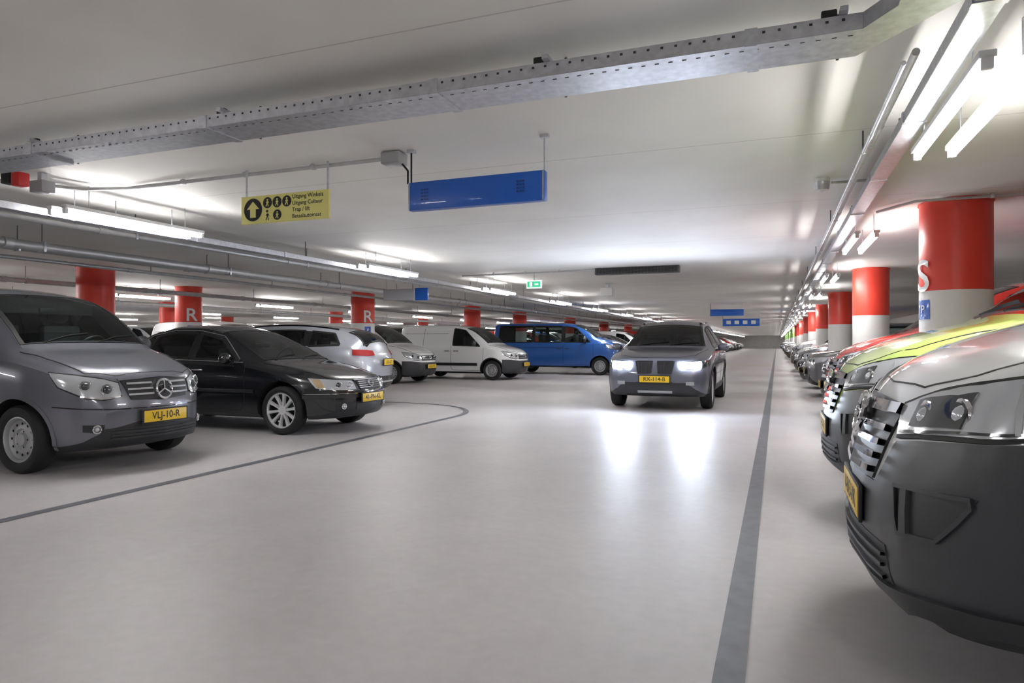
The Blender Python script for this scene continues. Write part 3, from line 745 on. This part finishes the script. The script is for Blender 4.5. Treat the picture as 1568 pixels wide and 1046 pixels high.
# ------------------------------------------------------------ luminaires
TUBE=mat('fluorescent_tube',(1,1,1),.4,emis=76,ecol=(1.0,.985,.975)); HOUS=mat('luminaire_housing',(.8,.8,.8),.4)
GALV=mat('galvanised_steel',(.55,.56,.60),.38,.8,noise=.14,nscale=25)
PIPE=mat('zinc_pipe',(.50,.50,.50),.45,.5,noise=.1,nscale=10); RODM=mat('dark_rod',(.1,.1,.1),.5,.5)
def fixture():
    b=MB()
    for x in (-.095,.095):
        b.box((x,0,2.426),(.068,1.58,.034),HOUS,.005)
        b.tube([(x,-.76,2.382),(x,.76,2.382)],.022,TUBE,7)
        for y in (-.775,.775): b.box((x,y,2.392),(.045,.03,.06),HOUS,.004)
        for y in (-.55,.55): b.tube([(x,y,2.44),(x,y,CEIL)],.005,GALV,6)
    return b.mesh('fixture')
FX=fixture()
def row(x,y0,step,n):
    for i in range(n): place(FX,'fluorescent_light_fixture',(x,y0+i*step,0))
row(.93,4.2,5.0,29); row(-6.05,5.0,4.85,29)
for p in ((.93,-.8),(-6.05,0),(.93,-5.8),(-6.05,-5)): place(FX,'fluorescent_light_fixture',(p[0],p[1],0))
row(-15.4,-2.,5.0,15); row(-22,1.5,5.0,13); row(-31,1,6.,10); row(-39,3,8.,7)

# ------------------------------------------------------------ trunking, pipes
def trunk(name,x,z,w,h,y0,y1,m=GALV,joint=1.5):
    b=MB(); t=.004
    b.box((x,(y0+y1)/2,z),(w,y1-y0,t),m)
    for s in (-1,1): b.box((x+s*w/2,(y0+y1)/2,z+h/2),(t,y1-y0,h),m)
    y=y0+.5
    while y<y1:
        b.box((x,y,z+h/2),(w+.014,.04,h+.014),m); y+=joint
    y=y0+1
    while y<y1:
        b.tube([(x,y,z+h/2),(x,y,CEIL)],.006,RODM,6); y+=3
    return b.obj(name)
trunk('cable_trunking',.74,2.47,.11,.06,-8,140)
trunk('cable_trunking',-6.30,2.37,.13,.06,-8,140)
def pipe(name,x,z,r,y0,y1,m=PIPE,joint=3.0):
    b=MB(); b.tube([(x,y0,z),(x,y1,z)],r,m,12); y=y0+1.2
    while y<y1:
        b.tube([(x,y-.05,z),(x,y+.05,z)],r*1.25,m,12); b.tube([(x,y+.4,z+r),(x,y+.4,CEIL)],.006,RODM,6); b.box((x,y+.4,z),(r*2.3,.03,r*2.3),GALV,.004); y+=joint
    return b.obj(name)
pipe('ceiling_pipe',-6.75,2.40,.03,-8,120); pipe('ceiling_pipe',-8.3,2.36,.055,-8,120); pipe('ceiling_pipe',-8.75,2.38,.04,-8,80)
pipe('ceiling_pipe',-10.0,2.4,.03,-8,80); pipe('ceiling_pipe',-13.2,2.37,.05,-8,70); pipe('ceiling_pipe',-18.3,2.4,.06,-8,70)
pipe('ceiling_pipe',.60,2.545,.018,3.6,80)
pipe('ceiling_pipe',.55,2.50,.012,3.6,80)
# cross tray
HOLE=mat('tray_slot',(.04,.04,.045),.8)
b=MB(); z=2.45; y0,y1=3.02,3.30; x0,x1=-14,.32
b.box(((x0+x1)/2,(y0+y1)/2,z),(x1-x0,y1-y0,.004),GALV)
for yy in (y0,y1): b.box(((x0+x1)/2,yy,z+.032),(x1-x0,.004,.064),GALV)
x=x0+.03
while x<x1-.02:
    b.box((x,y0-.0022,z+.045),(.012,.002,.010),HOLE); b.box((x+.03,(y0+.05),z-.0025),(.018,.005,.002),HOLE)
    x+=.06
x=x0+.4
while x<x1: 
    b.box((x,(y0+y1)/2,z+.03),(.05,y1-y0+.014,.075),GALV); x+=1.5
V=[]
for zz in (z-.002,z+.064):
    V+=[(.32,y0,zz),(.32,y1,zz),(.56,2.99,zz),(.66,2.86,zz),(.66,2.3,zz),(.42,2.3,zz),(.42,2.86,zz)]
b.add(V,[(0,1,2,3,4,5,6),(0,6,13,7),(6,5,12,13),(1,2,9,8),(2,3,10,9),(3,4,11,10)],GALV,False)
b.box((.54,-.7,z),(.24,6,.004),GALV); b.box((.42,-.7,z+.032),(.004,6,.064),GALV); b.box((.66,-.7,z+.032),(.004,6,.064),GALV)
for hx in (-12,-9.3,-6.55,-4.55,-2.95,-1.0,.25):
    b.tube([(hx,y1+.02,z),(hx,y1+.02,CEIL)],.007,RODM,6); b.box((hx,(y0+y1)/2,z+.075),(.03,y1-y0+.08,.02),GALV); b.box((hx-.05,y0+.04,z+.09),(.06,.03,.035),BLACK,.006)
b.obj('perforated_cable_tray')

def conduit(name,pts,r=.014,m=PIPE,clips=True):
    b=MB(); b.tube(pts,r,m,8)
    for i in range(len(pts)-1):
        a=Vector(pts[i]); c=Vector(pts[i+1]); n=int((c-a).length/.8)
        for k in range(1,n+1):
            p=a.lerp(c,k/(n+1)); b.box(p,(.04,.04,.04),m,.006); 
            if CEIL-p.z<.15: b.box((p.x,p.y,(p.z+CEIL)/2),(.02,.02,CEIL-p.z),m)
    return b.obj(name)
conduit('electrical_conduit',[(-6.15,3.5,2.54),(-5.9,4.35,2.60),(-5.6,4.55,2.625),(-2.81,4.55,2.625)],.016)
b=MB(); b.box((-2.72,4.5,2.60),(.16,.14,.09),mat('grey_box',(.35,.35,.36),.5),.01); b.tube([(-2.66,4.5,2.57),(-2.6,4.5,2.5),(-2.6,4.5,2.4)],.008,BLACK); b.obj('junction_box')
conduit('electrical_conduit',[(1.0,8.2,2.6),(1.3,7.82,2.62),(2.6,7.82,2.62)],.014)
conduit('electrical_conduit',[(-6.15,12.9,2.6),(-3.35,13.0,2.625)],.016)
conduit('electrical_conduit',[(.45,6.65,2.62),(.80,6.65,2.62),(.80,6.5,2.58)],.012)
b=MB(); n=24
for (r0,z0,r1,z1,m) in ((.07,CEIL,.07,CEIL-.03,HOUS),(.07,CEIL-.03,.06,CEIL-.10,GALV),(.06,CEIL-.10,.0,CEIL-.12,HOUS)):
    V=[(.37+r0*math.cos(2*math.pi*i/n),6.6+r0*math.sin(2*math.pi*i/n),z0) for i in range(n)]+[(.37+r1*math.cos(2*math.pi*i/n),6.6+r1*math.sin(2*math.pi*i/n),z1) for i in range(n)]
    b.add(V,[(i,(i+1)%n,n+(i+1)%n,n+i) for i in range(n)],m)
b.obj('ceiling_speaker')
b=MB(); b.box((-2.5,13.0,2.585),(1.62,.16,.13),mat('grille_frame',(.08,.08,.08),.5),.01)
for i in range(5): b.box((-2.5,12.915,2.54+.022*i),(1.56,.012,.012),BLACK)
for i in range(26): b.box((-3.28+.0624*i,12.918,2.585),(.004,.014,.11),mat('grille_fin',(.25,.25,.25),.5))
b.obj('ventilation_grille')
b=MB(); RB=mat('alarm_red',(.6,.02,.02),.35); b.box((-5.62,3.62,2.50),(.10,.09,.11),RB,.012); b.box((-5.75,3.62,2.52),(.1,.08,.09),BLACK,.01); b.tube([(-5.68,3.62,2.5),(-5.68,3.62,CEIL)],.012,RODM); b.obj('fire_alarm_sounder')
b=MB(); b.box((-5.85,3.95,2.53),(.16,.12,.1),mat('grey_box'),.01); b.box((-5.85,3.95,2.6),(.05,.05,.1),GALV); b.obj('junction_box')

# ------------------------------------------------------------ signs
YS=mat('sign_yellow',(.80,.74,.24),.45)
def hang(b,x,y,z,m=GALV,r=.01):
    b.tube([(x,y,z),(x,y,CEIL)],r,m,8)
b=MB(); Y=4.5; x0,x1,zb,zt=-4.19,-3.31,2.19,2.42
b.box(((x0+x1)/2,Y,(zb+zt)/2),(x1-x0,.025,zt-zb),YS,.003)
hang(b,x0+.03,Y+.02,zb+.05); hang(b,x1-.03,Y+.02,zb+.05)
f=Y-.0135; g=Y-.0145
b.disc((x0+.125,f,2.305),.095,(0,-1,0),BLACK,32)
b.add([(x0+.125+p[0],g,2.305+p[1]) for p in ((0,.07),(.065,.005),(.03,.005),(.03,-.065),(-.03,-.065),(-.03,.005),(-.065,.005))],[(0,1,2,3,4,5,6)],YS,False)
def picto(cx,cz,r,kind):
    b.disc((cx,f,cz),r,(0,-1,0),BLACK,24)
    b.disc((cx,g,cz+r*.5),r*.18,(0,-1,0),YS,12)
    b.add([(cx+p[0]*r,g,cz+p[1]*r) for p in ((-.15,.28),(.2,.25),(.35,-.05),(.12,0),(.3,-.7),(.1,-.7),(0,-.25),(-.25,-.7),(-.42,-.6),(-.12,-.05),(-.35,-.05))],[tuple(range(11))],YS,False)
for i in range(3): picto(x0+.275+.098*i,2.355,.046,i)
picto(x0+.375,2.25,.043,1)
b.add([(x0+.275+p[0]*.045,f,2.25+p[1]*.045) for p in ((-.15,.38),(.2,.35),(.45,-.1),(.12,0),(.3,-.9),(.1,-.9),(0,-.25),(-.25,-.9),(-.42,-.8),(-.12,-.05),(-.4,-.05))],[tuple(range(11))],BLACK,False)
b.disc((x0+.272,f,2.285),.012,(0,-1,0),BLACK,10)
for i,t in enumerate(('Uitgang Winkels','Uitgang Cultuur','Trap / lift','Betaalautomaat')):
    b.text(t,(x0+.525,f,2.385-.053*i),(1,0,0),(0,0,1),.046,BLACK,'LEFT')
b.obj('hanging_exit_direction_sign')
def bluesign(x0,x1,Y,zb,zt,dec=True):
    b=MB(); b.box(((x0+x1)/2,Y,(zb+zt)/2),(x1-x0,.07,zt-zb),BS,.006)
    for x in (x0+.01,x1-.01):
        b.tube([(x,Y,zt),(x,Y,CEIL)],.007,BLACK if x<x0+.1 else GALV,8); b.box((x,Y,CEIL-.01),(.06,.04,.02),GALV); b.box((x,Y-.036,(zt+zb)/2),(.01,.004,zt-zb),GALV)
    if dec:
        D=mat('sign_dark_blue',(.003,.04,.22),.4)
        for cx in (x0+.12,x1-.2):
            for i in range(3):
                for j in range(4): b.box((cx+.022*i,Y-.036,(zb+zt)/2-.03+.024*j),(.014,.004,.014),D)
    return b
bluesign(-2.58,-1.50,4.5,2.19,2.40).obj('hanging_blue_sign')
bluesign(-2.3,-1.1,26,2.18,2.42,False).obj('hanging_blue_sign')
b=bluesign(-2.6,-.8,36.5,2.05,2.42,False)
for i in range(4): b.box((-2.3+.4*i,36.45,2.24),(.22,.01,.18),WT,.01)
b.obj('hanging_blue_sign')
b=MB(); b.box((-7.5,12.6,2.22),(.75,.03,.24),mat('sign_grey',(.4,.4,.42),.5),.003); b.box((-6.95,12.6,2.22),(.3,.04,.26),BS,.003); hang(b,-7.8,12.6,2.3,r=.006); hang(b,-7.0,12.6,2.3,r=.006); b.obj('hanging_direction_sign')
EG=mat('exit_sign_green',(.02,.45,.2),.4,emis=.6,ecol=(.05,.7,.35)); EW=mat('exit_sign_white',(.9,.9,.9),.4,emis=1.0)
b=MB(); b.box((-4.62,13.1,2.39),(.32,.05,.16),EW,.004); b.box((-4.62,13.07,2.39),(.28,.01,.12),EG); b.box((-4.68,13.063,2.39),(.05,.005,.09),EW); b.box((-4.56,13.063,2.39),(.08,.005,.03),EW); hang(b,-4.62,13.1,2.45); b.obj('emergency_exit_sign')
b=MB(); b.box((-3.9,16.5,2.45),(.3,.3,.2),HOUS,.02); b.box((-3.9,16.5,2.6),(.08,.08,.1),GALV); b.obj('ceiling_sensor_box')

# ------------------------------------------------------------ world + camera
w=bpy.data.worlds.new('world'); SC.world=w; w.use_nodes=True
w.node_tree.nodes['Background'].inputs[0].default_value=(.05,.05,.05,1)
cam=bpy.data.cameras.new('camera'); co=bpy.data.objects.new('camera',cam); COL.objects.link(co)
cam.sensor_width=36; cam.lens=36*1040/1568; cam.clip_end=300
co.location=(0,0,1.2); co.rotation_euler=(math.radians(90.1),0,math.radians(21.3))
SC.camera=co
